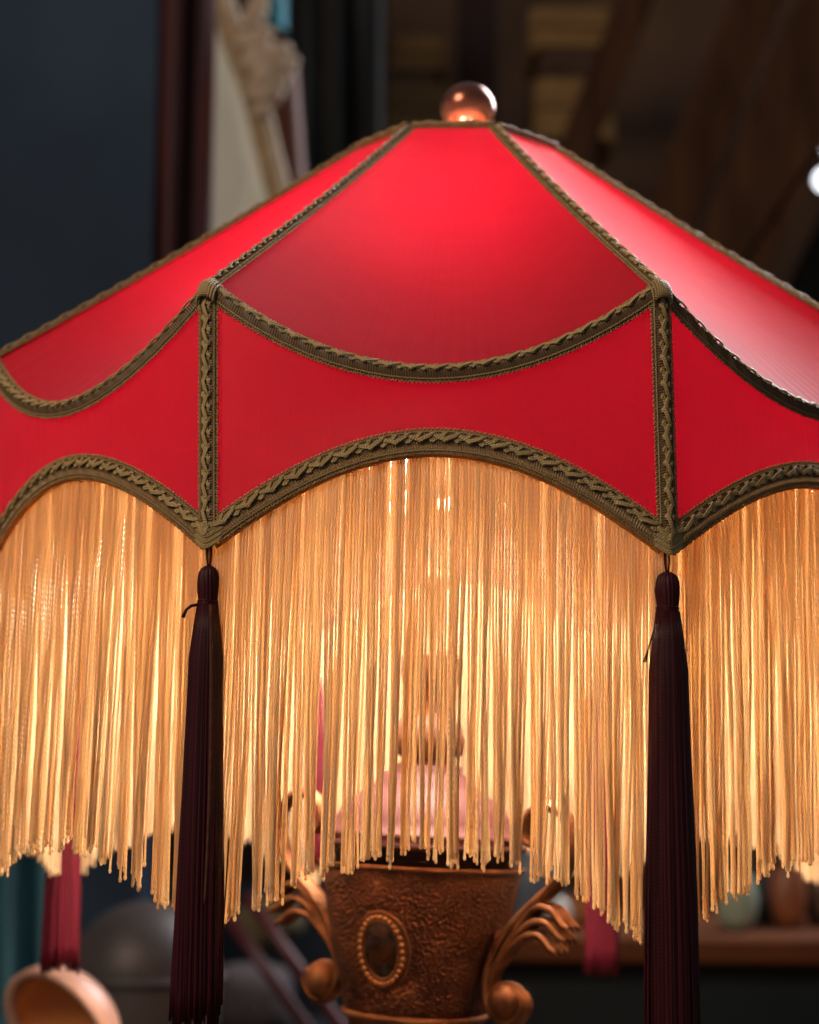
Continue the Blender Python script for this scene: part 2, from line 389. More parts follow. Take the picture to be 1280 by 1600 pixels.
# wire frame pieces of a panel
wr = MB(); t_ = np.linspace(0, 1, 30)
inn = np.array([0, .0012, 0])
wr.tube(swag(t_)+inn+[0, 0, -.0006], .0011, 6); wr.tube(arch(t_)+inn, .0011, 6); wr.tube(topedge(t_)+inn, .0012, 6)
wr.tube(ridge(t_)-rdg_n*.0014, .0011, 6); wr.tube(ribp(t_)-ca*.002, .0011, 6)
M_wire = mat_simple('white_coated_wire', (.30, .12, .10), rough=.4, metal=.3, scale=50)
me_wr = wr.mesh('frame_wire', M_wire)

# ---- fringe
def fringe(seed, lod=1.0):
    r = np.random.default_rng(seed); m = MB()
    W = 1.0; chord = np.linalg.norm(vert('v', 1)-vert('v', -1))
    npts = int(30*lod); sides = 6 if lod >= 1 else 4
    # clump centres
    cl = [0.0]
    while cl[-1] < chord: cl.append(cl[-1]+r.choice([.0032, .0045, .006, .0085, .011], p=[.2, .3, .25, .15, .1])*r.uniform(.8, 1.2))
    cl = np.array(cl); cs = r.uniform(.10, .58, len(cl)); cph = r.uniform(-1, 1, (len(cl), 4)); cdep = r.uniform(-.003, .003, len(cl)); clen = r.uniform(-.0035, .0035, len(cl))
    zz = np.linspace(0, 1, npts)
    def strand(x0, layer, Ls, rn):
        k = np.argmin(np.abs(cl-x0)); t0 = np.clip(x0/chord, .004, .996)
        top = arch(np.array([t0]))[0] + np.array([0, .0022+.0016*layer, -.003])
        pull = cs[k]*sstep((zz-.12)/.95)**1.2; x00 = -.0004*(layer > 0)*sstep(zz/.5)
        x = x00 + (cl[k]-x0)*pull + .0002*r.normal()*(layer > 0) + .0012*cph[k, 0]*zz**1.5 + .0006*np.sin(zz*5+cph[k, 1]*3)*zz + .0006*r.normal()*zz**2 + smooth_noise(r, 7, zz, .0003)*np.minimum(1, zz*4)*(.4+zz)
        y = cdep[k]*sstep(zz)*1.1 + .0006*r.normal()*zz + smooth_noise(r, 6, zz, .0004)
        if r.random() < .06: x = x + r.uniform(-.006, .006)*zz**1.6; y = y - .0014*zz
        return top[None] + np.stack([x, y, -Ls*zz], 1)
    slots = []; x0 = .0004
    while x0 < chord-.0006: slots.append(x0); x0 += .00126*r.uniform(.95, 1.06)*(1.5 if r.random() < .02 else 1)
    for layer in (0, 1):
        for x0 in slots if layer == 0 else [q_+.0004 for q_ in slots[:-1]]:
            if layer and r.random() < .05: continue
            k = np.argmin(np.abs(cl-x0))
            Ls = .1628 + clen[k] + r.normal()*.0018 - (.006 if layer and r.random() < .1 else 0)
            rn = float(np.clip(r.normal(.56, .14), 0, 1))
            P = strand(x0, layer, Ls, rn); e = P[-1]; R0 = .00053*r.uniform(.88, 1.1)
            P = np.concatenate([P, [e-[0, 0, .0008], e-[0, 0, .0016], e-[0, 0, .0021]]])
            rad = np.full(len(P), R0); rad[-4:] = [R0*1.05, R0*1.45, R0*1.25, R0*.5]
            rad[:-4] *= (1.34-.33*sstep((zz[:len(rad)-4]-.04)/.32)) if len(zz) >= len(rad)-4 else 1
            m.tube(P, rad, sides, rnd=rn, vs=r.uniform(0, .01))
    return m.mesh('fringe', M_gold)
fr_me = {0: fringe(11), -1: fringe(12), 1: fringe(13), 2: fringe(14, .7), 3: fringe(15, .7)}
fr_me[4] = fringe(16, .7); fr_me[5] = fr_me[3]; fr_me[-2] = fr_me[2]

shade = empty('lampshade', None, shadeM)
tag(shade, 'red silk scalloped lampshade with olive braid and long gold fringe', 'lampshade')
for i in (0, 1, -1, 2, -2, 3, 5, 4):
    R = Matrix.Rotation(radians(45*i), 4, 'Z')
    obj('upper_panel', me_up, shade, R); obj('lower_panel', me_lo, shade, R)
    if i == 1: shade.children[-2]['label'] = 'right upper silk panel with a pale pink window sheen'
    for n, b, s in braid_me:
        bo = obj(n, b, shade, R); so = obj('braid_cord', s, bo)
    obj('joint_fold', me_kn, shade, R); obj('valley_fold', me_vf, shade, R)
    obj('fringe_header', me_hd, shade, R); obj('frame_wire', me_wr, shade, R)
    f = obj('fringe', fr_me[i], shade, R); f['kind'] = 'stuff'
# spider fitting
sp = MB()
for k in range(4):
    a = k*pi/2+.3; sp.tube([(0, 0, ZR-.012), (.03*cos(a), .03*sin(a), ZR-.010), (.055*cos(a), .055*sin(a), ZR)], .0014, 6)
sp.lathe([(.012, ZR-.014), (.012, ZR-.010), (.004, ZR-.010)], 24); sp.build('spider_fitting', M_wire, shade)
# finial
fn = MB(); fz = ZR+.0335
fn.ball((0, 0, fz), .0158, 40, (1, 1, .93)); fin = fn.build('finial', M_wood_red, shade); fin.location = (.0058, 0, 0)
fb = MB(); fb.lathe([(.0, ZR-.006), (.010, ZR-.006), (.0105, ZR+.006), (.0135, ZR+.010), (.0130, ZR+.014), (.009, ZR+.017), (.0115, ZR+.0195), (.010, ZR+.022), (.004, ZR+.023)], 40)
fb.build('finial_base', M_gilt, fin)

# ------------------------------------------------------------------ tassels
def world_of(p): q = shadeM @ Vector(p); return np.array(q)
M_cord = mat_simple('dark_maroon_cord', (.07, .012, .014), (.03, .006, .008), rough=.9, scale=400, spec=.1)
def tassel(i, zbot, lab, rscale=1.0, mat=M_tassel, seed=0, extra=None):
    r = np.random.default_rng(100+seed)
    v = rotz(vA, radians(45*i)); v = v*np.array([.996, .996, 1]) - np.array([0, 0, .0060])
    P = world_of(v); root = empty('tassel', P)
    tag(root, lab, 'tassel', 'maroon tassels hanging from the shade points')
    zh = -.0065; hl = .0165; L = P[2]-(H0+zbot)
    cd = MB()
    for s_ in (-1, 1):
        q = np.linspace(0, 1, 8); cd.tube(np.stack([s_*.0006*np.sin(pi*q)+.0003*s_, 0*q, .0055-q*.0125], 1), .00042, 5, rnd=.8)
    cd.build('cord_loop', M_cord, root)
    hd_ = MB(); q = np.linspace(0, 1, 16)
    rr = .0050*rscale*np.array([.35, .70, .86, .95, 1, 1.02, 1.03, 1.03, 1.02, 1.0, .98, .95, .92, .90, .90, .92])
    hd_.lathe(np.stack([rr, zh-hl*q], 1), 72, rf=lambda th, z: 1+.055*np.sin(18*th+z*120)+.02*np.sin(7*th+z*500))
    hd_.build('tassel_head', mat, root)
    nb = MB()
    for k in range(4):
        a = np.linspace(0, 2*pi, 25)[:-1]; rad = .0047*rscale
        nb.tube(np.stack([rad*np.cos(a), rad*np.sin(a), zh-hl-.0004+k*.0007+.0002*np.sin(a*2)], 1), .00045, 5, closed=True, rnd=.6)
    nb.build('neck_binding', mat, root)
    # loose end of the tie
    te = MB()
    if extra == 'curl':
        te.tube([(-.004, -.002, zh-hl), (-.0065, -.003, zh-hl-.0006), (-.0085, -.003, zh-hl-.0022), (-.0098, -.003, zh-hl-.0055)], [.0007, .0007, .0007, .0009], 6)
    else:
        for k in range(2):
            te.tube([(-.004, -.002, zh-hl-.002), (-.0068-.0008*k, -.004, zh-hl-.010-.002*k), (-.0088, -.004, zh-hl-.016), (-.0098-.0009*k, -.004, zh-hl-.021)], .00033, 5)
    te.build('loose_tie_end', mat, root)
    # skirt: core plus strands
    sk = MB(); zt = zh-hl
    def prof(z):                       # z 0..1 down the skirt
        return rscale*(.0046 + .0030*sstep(z/.13) + .0017*sstep((z-.1)/.6) + .0010*z)
    q = np.linspace(0, .965, 24); Ls = L+zt
    core = np.stack([[prof(z)*.93 for z in q], zt-Ls*q], 1); core = np.concatenate([core, [[.0001, zt-Ls*.965]]])
    sk.lathe(core, 40, rf=lambda th, z: 1+.05*np.sin(9*th+z*40), rnd=.2)
    for k in range(110):
        a = k/110*2*pi + r.normal()*.02; l = Ls*(1+r.normal()*.012); q = np.linspace(0, 1, 16)
        ph = r.uniform(0, 6); rad = np.array([prof(z) for z in q])*(1+.05*np.sin(ph+q*4)*q) ; aa = a + .05*np.sin(q*3+ph)*q
        if r.random() < .10: rad = rad*(1+.22*r.random()*sstep((q-.4)/.6))
        sk.tube(np.stack([rad*np.cos(aa), rad*np.sin(aa)*1, zt-l*q], 1), .00058*r.uniform(.8, 1.15), 5, rnd=float(np.clip(r.normal(.45, .3), 0, 1)), vs=r.uniform(0, .01))
    sk.build('skirt', mat, root)
    return root
labs = {-1: ('dark maroon tassel hanging at the left of the front panel, tie end curling out', -.0925, .88, 'curl'),
        0: ('broad dark maroon tassel hanging at the right of the front panel', -.108, 1.05, None)}
# vertex index k sits at the right-hand corner of panel k
tassel(-1, labs[-1][1], labs[-1][0], .86, seed=1, extra='curl')
q_ = np.linspace(0, 1, 30)
sg = MB(); sg.tube(world_of(rotz(vA, radians(-45)))[None]*1.0 + np.stack([.0030+.0012*np.sin(q_*3)+.0006*q_, -.0118+.001*q_, -.030-.120*q_], 1), .0006, 6, rnd=.2)
o_ = sg.build('stray_thread', mat_simple('brown_thread', (.13, .055, .03), rough=.9, scale=300, spec=.1), shade); o_.matrix_parent_inverse = shadeM.inverted()
tassel(0, labs[0][1], labs[0][0], .96, seed=2)
tassel(-3, -.106, 'maroon tassel, coloured as lit crimson, behind the fringe at far left, above the peach bowl', .95, M_tassel_lit, 3)
tassel(3, -.1165, 'maroon tassel, coloured as lit crimson, seen under the fringe between the urn and the broad dark tassel', .95, M_tassel_lit, 4)
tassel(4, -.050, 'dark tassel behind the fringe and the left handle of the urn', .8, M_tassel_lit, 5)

# ------------------------------------------------------------------ lamp base
BX, BZ = .0085, H0-.0415
lean = Matrix.Translation((BX, CY, BZ)) @ Matrix.Rotation(radians(2.3), 4, 'Y') @ Matrix.Rotation(radians(-6), 4, 'Z')
base = empty('lamp_base', None, lean)
tag(base, 'hammered copper urn lamp base with gilt scroll handles under the fringe', 'lamp base')
ub = MB()
pr = [(.0500, .0005), (.0505, .0), (.0528, -.002), (.0515, -.010), (.0492, -.025), (.0457, -.040), (.0420, -.055), (.0388, -.068), (.0370, -.076), (.030, -.0795), (.012, -.080)]
ub.lathe(pr, 96); urn = ub.build('urn_body', M_copper, base)
rm = MB(); a = np.linspace(0, 2*pi, 97)[:-1]
rm.tube(np.stack([.0540*np.cos(a), .0540*np.sin(a), .0006+0*a], 1), .0013, 8, closed=True); rm.build('urn_rim', M_gilt, base)
lr = MB(); lr.lathe([(.0350, -.0745), (.0378, -.0735), (.0394, -.0748), (.0390, -.0770), (.036, -.0790), (.0330, -.090), (.026, -.104), (.016, -.112), (.0115, -.122), (.013, -.130), (.020, -.134), (.020, -.138),
             (.011, -.144), (.010, -.160), (.017, -.172), (.030, -.184), (.046, -.192), (.062, -.197), (.065, -.203), (.065, -.209)], 80)
lr.build('pedestal_foot', M_gilt, base)
nk = MB(); nk.lathe([(.030, -.004), (.046, -.002), (.0475, .006), (.050, .0095)], 64); nk.build('dark_urn_gap', M_dark, base)  # dark band standing for the shaded gap between dome and urn
dm = MB(); dm.lathe([(.050, .0095), (.0555, .0105), (.0560, .0125), (.0530, .0140), (.0545, .0155), (.0545, .0175), (.0500, .0190), (.0480, .024), (.0420, .033), (.0320, .040), (.0270, .0435), (.0250, .0475), (.0190, .050), (.0190, .0530), (.0125, .0545), (.0125, .058)], 80)
dm.build('dome_cap', M_brass_redlit, base)
M_socket = mat_simple('brown_socket_metal', (.24, .12, .07), (.12, .05, .035), rough=.5, metal=.3, scale=60)
M_stem = mat_simple('cream_blended_stem', (.80, .64, .42), (.70, .52, .32), rough=.6, scale=60)  # unseen stem, coloured cream to blend into the lit fringe
sk = MB()
sk.lathe([(.0125, .057), (.0185, .060), (.0195, .068), (.0160, .076), (.0105, .082), (.0105, .090), (.0140, .096), (.0160, .104), (.0155, .112)], 48, rf=lambda th, z: 1+.05*np.sin(12*th))
cs_ = MB(); cs_.lathe([(.0055, .110), (.0055, .148), (.010, .151), (.0105, .158)], 32)
sk.build('socket', M_socket, base); cs_.build('lamp_stem', M_stem, base)
# medallion, 29 degrees to the left of the front
def on_urn(ang, z, r_off=0.0):
    rz = np.interp(-z, [-p[1] for p in pr[1:]], [p[0] for p in pr[1:]])
    return np.array([(rz+r_off)*sin(ang), -(rz+r_off)*cos(ang), z])
mang = radians(-24+6); mc = on_urn(mang, -.0405)
mx = np.array([cos(mang), sin(mang), 0]); mz = nrmz(on_urn(mang, -.030)-on_urn(mang, -.050)); mn = np.array([sin(mang), -cos(mang), -.15]); mn = nrmz(mn)
md = MB(); a = np.linspace(0, 2*pi, 65)[:-1]
def oval(rx, rz_, h): return mc + np.outer(np.cos(a)*rx, mx) + np.outer(np.sin(a)*rz_, mz) + mn*h - np.outer((np.cos(a)*rx)**2/.085, mn)
md.tube(oval(.0098, .0150, .0020), .0011, 8, closed=True); md.tube(oval(.0142, .0196, .0006), .0010, 6, closed=True)
md.grid(np.stack([oval(.0136, .0190, .0005), oval(.0120, .0174, .0012), oval(.0098, .0150, .0020)]), closed=True)
med = md.build('medallion', M_gilt, base)
bd = MB(); bd.ball((0, 0, 0), .00145, 10); bme = bd.mesh('bead', mat_simple('bright_gilt_bead', (.50, .27, .12), (.30, .14, .06), rough=.4, metal=.8, scale=90, bstr=0))
for k in range(30):
    t = k/30*2*pi; p = mc + cos(t)*.0119*mx + sin(t)*.0172*mz + mn*.0028 - (cos(t)*.0119)**2/.085*mn
    obj('bead', bme, med, Matrix.Translation(p))
M_cab = mat_simple('smoky_glass_stone', (.060, .024, .010), (.012, .005, .003), rough=.16, scale=150, coat=.3, spec=.4, bstr=.0)
cb = MB(); lay = []
for q in np.linspace(1, 0.001, 9): lay.append(mc + np.outer(np.cos(a)*.0090*q, mx) + np.outer(np.sin(a)*.0142*q, mz) + mn*(.0016+.0030*(1-q*q)))
cb.grid(np.stack(lay), closed=True); cb.build('oval_stone', M_cab, med)
# scroll handles
def bez(pts, n=40):
    pts = np.array(pts, float); q = np.linspace(0, len(pts)-1.0001, n); i = q.astype(int); f = q-i
    P = lambda k: pts[np.clip(k, 0, len(pts)-1)]
    f = f[:, None]; a_, b_, c_, d_ = P(i-1), P(i), P(i+1), P(i+2)
    return .5*((2*b_)+(-a_+c_)*f+(2*a_-5*b_+4*c_-d_)*f**2+(-a_+3*b_-3*c_+d_)*f**3)
def handle(ang):
    d = np.array([sin(ang), -cos(ang), 0]); s = np.array([cos(ang), sin(ang), 0])
    def W(rz, off=0): rz = np.asarray(rz, float); return np.outer(rz[:, 0], d) + np.outer(rz[:, 1], [0, 0, 1]) + (s*off if np.isscalar(off) else np.outer(off, s))
    h = MB()
    # volute round the ball, then up the wall and out, over the top and back in
    main = [(.0600, -.0585), (.0660, -.0600), (.0680, -.0660), (.0620, -.0735), (.0530, -.0720), (.0470, -.0630), (.0465, -.0520), (.0510, -.0390), (.0590, -.0270), (.0700, -.0160), (.0830, -.0040), (.0910, .0090), (.0920, .0230), (.0850, .0330), (.0740, .0350), (.0660, .0290), (.0640, .0200), (.0690, .0150)]
    for k, off in enumerate((-.0042, 0, .0042)):
        pts = bez(main, 110); q = np.linspace(0, 1, 110)
        pts2 = pts + np.stack([0*q, 0*q], 1)
        h.tube(W(pts2, off*(1.0-.35*np.abs(q-.4))), (.0017 if off else .0025)*(1+.5*np.sin(pi*q)), 8)
    o = h.build('handle', M_gilt, base)
    bl = MB(); c = d*.0575 + np.array([0, 0, -.0640]); bl.ball(c, .0108, 28); bl.build('scroll_ball', M_gilt, o)
    bo = MB(); bo.ball(d*.0500+np.array([0, 0, -.0330]), .0032, 14); bo.build('boss', M_gilt, o)
    for k, (tip, mid) in enumerate((((.0905, -.0225), (.0700, -.0190)), ((.0890, -.0285), (.0680, -.0260)), ((.0840, -.0345), (.0650, -.0325)))):
        for off in (-.0034, 0, .0034):
            lf = MB(); P = bez([(.0490, -.0600), (.0505, -.0480), mid, ((tip[0]+mid[0])/2+.002, max(tip[1], mid[1])+.0035), tip, (tip[0]+.0030, tip[1]-.0014), (tip[0]+.0036, tip[1]-.0036)], 34)
            q = np.linspace(0, 1, 34); lf.tube(W(P, off*(1+.8*q)), .0006+.0017*np.sin(pi*q**.9), 7); lf.build('acanthus_leaf', M_gilt, o)
handle(radians(60)); handle(radians(-114))

# ------------------------------------------------------------------ unseen light bulbs, extra ones added to even the glow
M_bulb, t, b, o = nt('lit_bulb_glass')
b.inputs['Base Color'].default_value = (.9, .8, .65, 1); b.inputs['Emission Color'].default_value = (1.0, .84, .66, 1); b.inputs['Emission Strength'].default_value = 365
bb = MB(); bb.lathe([(.012, -.030), (.0135, -.022), (.020, -.010), (.0275, .004), (.0300, .016), (.0275, .030), (.020, .040), (.010, .0455), (.0005, .047)], 32)
bc = MB(); bc.lathe([(.009, -.044), (.0125, -.042), (.0125, -.030), (.012, -.0295)], 24, rf=lambda th, z: 1+.03*np.sin(z*2500)); 
bulb_me, cap_me = bb.mesh('bulb_glass', M_bulb), bc.mesh('screw_cap', M_dark)
for k, lb in enumerate(('front left', 'front right', 'back right', 'back left')):
    a = radians(-135+90*k); dx, dy = cos(a)*.046, sin(a)*.046
    bulb = empty('light_bulb', (CX-.004+dx, CY+dy, H0+.188)); bulb.scale = (.66, .66, .66)
    tag(bulb, lb + ' one of the unseen warm bulbs spread inside the red shade', 'light bulb', 'bulbs inside the shade')
    obj('bulb_glass', bulb_me, bulb); obj('screw_cap', cap_me, bulb)
    ar_ = MB(); ar_.tube(bez([(CX-.004+dx*f_, CY+dy*f_, H0+z_) for f_, z_ in ((0, .152), (.3, .153), (.8, .154), (1, .160), (1, .170))], 16), .004, 8)
    o_ = ar_.build('lamp_arm', M_stem); o_.parent = base; o_.matrix_parent_inverse = lean.inverted()

# ------------------------------------------------------------------ the room behind (all out of focus)
M_navy = mat_simple('navy_painted_wall', (.050, .085, .135), (.020, .026, .042), rough=.9, spec=.15, scale=1.6)
M_brownwall = mat_simple('dark_brown_wall', (.20, .105, .052), (.075, .038, .024), rough=.8, scale=2.2)
M_floor = mat_simple('dark_floorboards', (.06, .035, .02), rough=.6, scale=5, stretch=(1, 8, 1))
M_maroon = mat_simple('maroon_velvet', (.085, .008, .010), (.010, .003, .003), rough=.9, scale=7, sheen=.1, stretch=(4, 4, .6))
M_black = mat_simple('near_black_paint', (.012, .011, .012), rough=.9, spec=.15)
M_ochre = mat_simple('ochre_brown_wood', (.42, .24, .080), (.25, .135, .045), rough=.75, scale=9, stretch=(1, 1, 5))
M_brown = mat_simple('brown_rough_timber', (.13, .060, .030), (.055, .026, .016), rough=.95, spec=.1, scale=6, stretch=(5, 5, .6))
M_mirror = mat_simple('misty_mirror_glass', (.66, .68, .62), (.55, .58, .54), rough=.45, metal=.1, scale=3, spec=.6)
M_pale_gilt = mat_simple('worn_cream_gilding', (.50, .36, .20), (.30, .19, .09), rough=.5, scale=30, bstr=.5, bdist=.004)
M_cream = mat_simple('carved_cream_plaster', (.62, .50, .38), (.42, .30, .20), rough=.6, scale=40, bstr=.5, bdist=.004)
M_turq = mat_simple('turquoise_cloth', (.01, .30, .40), (.01, .20, .30), rough=.6, scale=14)
M_teal = mat_simple('teal_satin', (.09, .26, .32), (.04, .11, .15), rough=.45, scale=9, stretch=(6, 6, .5))
M_slate = mat_simple('slate_blue_cloth', (.060, .070, .078), (.045, .038, .030), rough=.95, spec=.1, scale=5, stretch=(4, 4, .6))

def structure_box(name, a, b, m):
    q = MB(); q.box(a, b, bev=.002); o = q.build(name, m, None, False); o['kind'] = 'structure'; return o
structure_box('floor', (-4, -2, -.1), (4, 4.6, 0), M_floor)
structure_box('back_wall', (-4, 4.1, .004), (4, 4.25, 4.2), M_brownwall)
structure_box('side_wall', (-2.6, 2.45, .004), (at(246, 300, 2.5)[0], 2.58, 3.0), M_navy)

def curtain(px0, px1, py0, py1, d, mat, folds, depth, name, label, cat, seed=0, group=None, drop=0):
    r = np.random.default_rng(seed); A, B = at(px0, py0, d), at(px1, py0, d); A2, B2 = at(px0+drop, py1, d), at(px1+drop, py1, d)
    A2[1] = A[1]; B2[1] = B[1]
    n, m = 18, folds*12+1
    q = np.linspace(0, 1, m); z = np.linspace(0, 1, n)
    w_ = q + .012*np.sin(q*17+seed); fold = np.sin(w_*folds*2*pi + .5*np.sin(w_*9+seed))*depth*(1+.3*np.sin(w_*5+seed))
    P = np.zeros((n, m, 3))
    for k, zz in enumerate(z):
        base_ = (A*(1-zz)+A2*zz)[None]*(1-q[:, None]) + (B*(1-zz)+B2*zz)[None]*q[:, None]
        P[k] = base_; P[k, :, 1] += fold*(.6+.5*zz) + .004*np.sin(zz*7+q*20)
    back = P.copy(); back[:, :, 1] += .006
    g = MB(); g.grid(P); g.grid(back[:, ::-1]); g.grid(np.stack([P[:, 0], back[:, 0]], 1)); g.grid(np.stack([P[:, -1], back[:, -1]], 1))
    o = g.build(name, mat); return tag(o, label, cat, group)
curtain(248, 342, -160, 700, 2.2, M_maroon, 2, .030, 'maroon_curtain', 'dark maroon velvet curtain hanging behind the shade at left', 'curtain', 1)
curtain(445, 600, -160, 640, 3.1, M_slate, 3, .05, 'slate_curtain', 'dark slate blue drape behind the carved mirror frame', 'curtain', 3)
curtain(-60, 96, 1180, 1900, 2.0, M_teal, 3, .03, 'teal_curtain', 'teal satin curtain at lower left behind the peach bowl', 'curtain', 5)
curtain(412, 450, -160, 60, 2.75, M_turq, 1, .02, 'turquoise_scarf', 'strip of bright turquoise cloth behind the carved frame', 'scarf', 6)

# leaning mirror with carved frame
mr = empty('wall_mirror', at(400, 200, 2.6)); org = at(400, 200, 2.6)
tag(mr, 'misty mirror in a worn gilt frame slanting behind the shade', 'mirror')
def slab(pix, d, th, m, name, parent, bevel=0):
    F_ = np.array([at(x, y, d) for x, y in pix]) - (org if parent is mr else 0)
    n = len(F_); c = F_.mean(0); Bk = F_ + [0, th, 0]
    q = MB(); q.grid(np.stack([np.repeat(c[None], n, 0), c+(F_-c)*.97-[0, .004, 0], F_, Bk, np.repeat((c+[0, th, 0])[None], n, 0)]), closed=True)
    return q.build(name, m, parent, False)
slab([(310, 20), (350, 20), (395, 150), (425, 280), (455, 420), (470, 520), (310, 520)], 2.60, .01, M_mirror, 'mirror_glass', mr)
g = MB()
for off, rad in ((0, .017), (13, .010), (-9, .007)):
    g.tube(np.array([at(x+off, y, 2.58)-org for x, y in bez([(330, -60), (352, 30), (392, 140), (420, 250), (445, 350), (468, 470), (480, 560)], 40)]), rad, 10)
g.build('frame', M_pale_gilt, mr)
r = np.random.default_rng(8)
for k, (x, y, s_) in enumerate([(398, 95, .020), (415, 115, .024), (432, 88, .018), (405, 140, .018), (425, 140, .020), (448, 105, .015), (408, 60, .016), (412, 170, .014), (395, 30, .018), (385, 60, .015), (402, 10, .015)]):
    q = MB(); c = at(x, y, 2.56)-org; q.ball(c, s_, 14, (1, .8, 1.2)); q.ball(c+[s_*.7, -.004, s_*.5], s_*.6, 10); q.ball(c+[-s_*.6, -.004, -s_*.6], s_*.55, 10); q.build('carved_leaf', M_cream, mr)
q = MB(); q.tube(np.array([at(x, y, 2.66)-org for x, y in bez([(440, 100), (447, 200), (455, 290), (480, 400)], 20)]), .026, 10); q.build('frame_side', mat_simple('red_brown_frame_wood', (.20, .055, .02), rough=.5), mr)

# timber things on the back wall, right
def beam(pa, pb, d, wd, th, m, label, name='timber_beam', cat='beam', group='rough timbers leaning on the back wall'):
    A, B = at(*pa, d), at(*pb, d); ax = nrmz(B-A); sd = nrmz(np.cross(ax, [0, 1., 0])); ny = np.cross(sd, ax)
    M = np.eye(4); M[:3, 0] = sd; M[:3, 1] = ny; M[:3, 2] = ax; M[:3, 3] = (A+B)/2; L = np.linalg.norm(B-A)/2
    q = MB(); q.box((-wd/2, -th/2, -L), (wd/2, th/2, L), M, bev=.006); o = q.build(name, m, None, False); return tag(o, label, cat, group)
beam((1200, -40), (960, 560), 3.5, .10, .05, M_brown, 'slanting brown beam nearest the finial, right of the ochre crates')
beam((1320, -20), (1080, 560), 3.4, .155, .05, M_brown, 'broad slanting brown beam left of the small white globe lamp')
beam((1010, -40), (860, 330), 3.65, .07, .05, M_brown, 'thin upright dark brown beam beside the right ochre crate')
beam((1420, 160), (1190, 640), 3.5, .115, .06, M_black, 'black slanting beam at the right edge below the globe lamp')
def crate(px, py, wpx, hpx, d, label):
    c = at(px, py, d); w_, h_ = wpx/F_PX*d, hpx/F_PX*d; root = empty('wooden_crate', c); tag(root, label, 'crate', 'ochre crates stacked against the back wall')
    n = max(2, int(hpx/38)); 
    for k in range(n):
        z0 = -h_/2+k*h_/n; q = MB(); q.box((-w_/2, -.06, z0+.003), (w_/2, -.045, z0+h_/n-.003), bev=.002); q.build('front_board', M_ochre, root, False)
    for sx in (-1, 1):
        q = MB(); q.box((sx*w_/2-.012, -.0445, -h_/2), (sx*w_/2+.012, .12, h_/2), bev=.002); q.build('side_board', M_ochre, root, False)
    return root
crate(635, 100, 105, 60, 3.8, 'low ochre crate left of the finial, upper of the two')
crate(640, 185, 120, 85, 3.75, 'ochre crate directly behind the left side of the finial')
crate(895, 185, 105, 100, 3.7, 'ochre crate right of the finial just above the shade')
crate(890, 60, 110, 70, 3.8, 'dim ochre crate right of the finial, upper of the two')
for x, lb in ((745, 'dark upright post right behind the finial'), (575, 'dark upright post left of the ochre crates')):
    beam((x, -60), (x, 420), 3.7, .08, .05, mat_simple('dark_post_wood', (.045, .018, .014), rough=.8), lb, 'wall_post', 'post', 'dark posts on the back wall')

# small white globe lamp
gl = empty('globe_lamp', at(1290, 281, 2.4)); tag(gl, 'small glowing white globe lamp at the right edge above the shade', 'lamp')
M_glow, t, b, o = nt('white_globe_glow'); b.inputs['Emission Color'].default_value = (.85, .92, 1, 1); b.inputs['Emission Strength'].default_value = 2.2
q = MB(); q.ball((0, 0, 0), .0165, 20); q.build('globe', M_glow, gl)
q = MB(); q.tube([(0, .0, .017), (0, .02, .05), (0, .12, .06), (0, .6, .06)], .004, 8); q.build('arm', M_dark, gl)

# table the lamp stands on
TZ = H0-.0415-.211
tb = empty('side_table', (0, .95, 0)); tag(tb, 'dark round side table under the lamp base', 'table')
M_table = mat_simple('dark_table_wood', (.05, .022, .012), rough=.35, scale=9, stretch=(1, 6, 1))
q = MB(); q.lathe([(.001, TZ-.03), (.30, TZ-.03), (.315, TZ-.024), (.315, TZ-.006), (.31, TZ), (.001, TZ)], 64); q.build('tabletop', M_table, tb)
q = MB(); q.lathe([(.02, TZ-.031), (.035, TZ-.1), (.025, TZ-.3), (.04, TZ-.5), (.03, .12), (.16, .03), (.17, .005), (.001, .005)], 32); q.build('pedestal', M_table, tb)
# second table behind left, with pot and bowl
T2 = at(120, 1830, 1.45)[2]
tb2 = empty('console_table', (-.35, 1.65, 0)); tag(tb2, 'low dark console table carrying the pot and the peach bowl', 'table')
q = MB(); q.box((-.45, -.32, T2-.04), (.36, .30, T2), bev=.004); q.build('tabletop', M_table, tb2, False)
for sx in (-.42, .33):
    for sy in (-.29, .27):
        q = MB(); q.box((sx-.02, sy-.02, .004), (sx+.02, sy+.02, T2-.041), bev=.003); q.build('leg', M_table, tb2, False)
M_pew = mat_simple('tarnished_pewter', (.12, .095, .090), (.05, .040, .040), rough=.5, metal=.3, scale=9, bstr=.15)
pc = at(228, 1525, 1.72); Rp = 118/F_PX*1.72
pot = empty('metal_pot', (pc[0], pc[1], T2)); tag(pot, 'rounded tarnished metal pot lid behind the left dark tassel', 'pot')
hh = pc[2]-T2
q = MB(); a = np.linspace(0, pi/2, 18)
q.lathe([(Rp*.7, .001), (Rp*.9, hh*.3), (Rp*.98, hh*.7)] + [(Rp*cos(x)*1.0, hh+Rp*sin(x)*.98) for x in a[:-1]]+[(.0005, hh+Rp*.98)], 48); q.build('pot_body', M_pew, pot)
q = MB(); th = np.linspace(0, 2*pi, 49)[:-1]
q.tube(np.stack([Rp*1.02*np.cos(th), Rp*1.02*np.sin(th), hh+0*th], 1), .004, 8, closed=True); q.build('lid_rim', M_pew, pot)
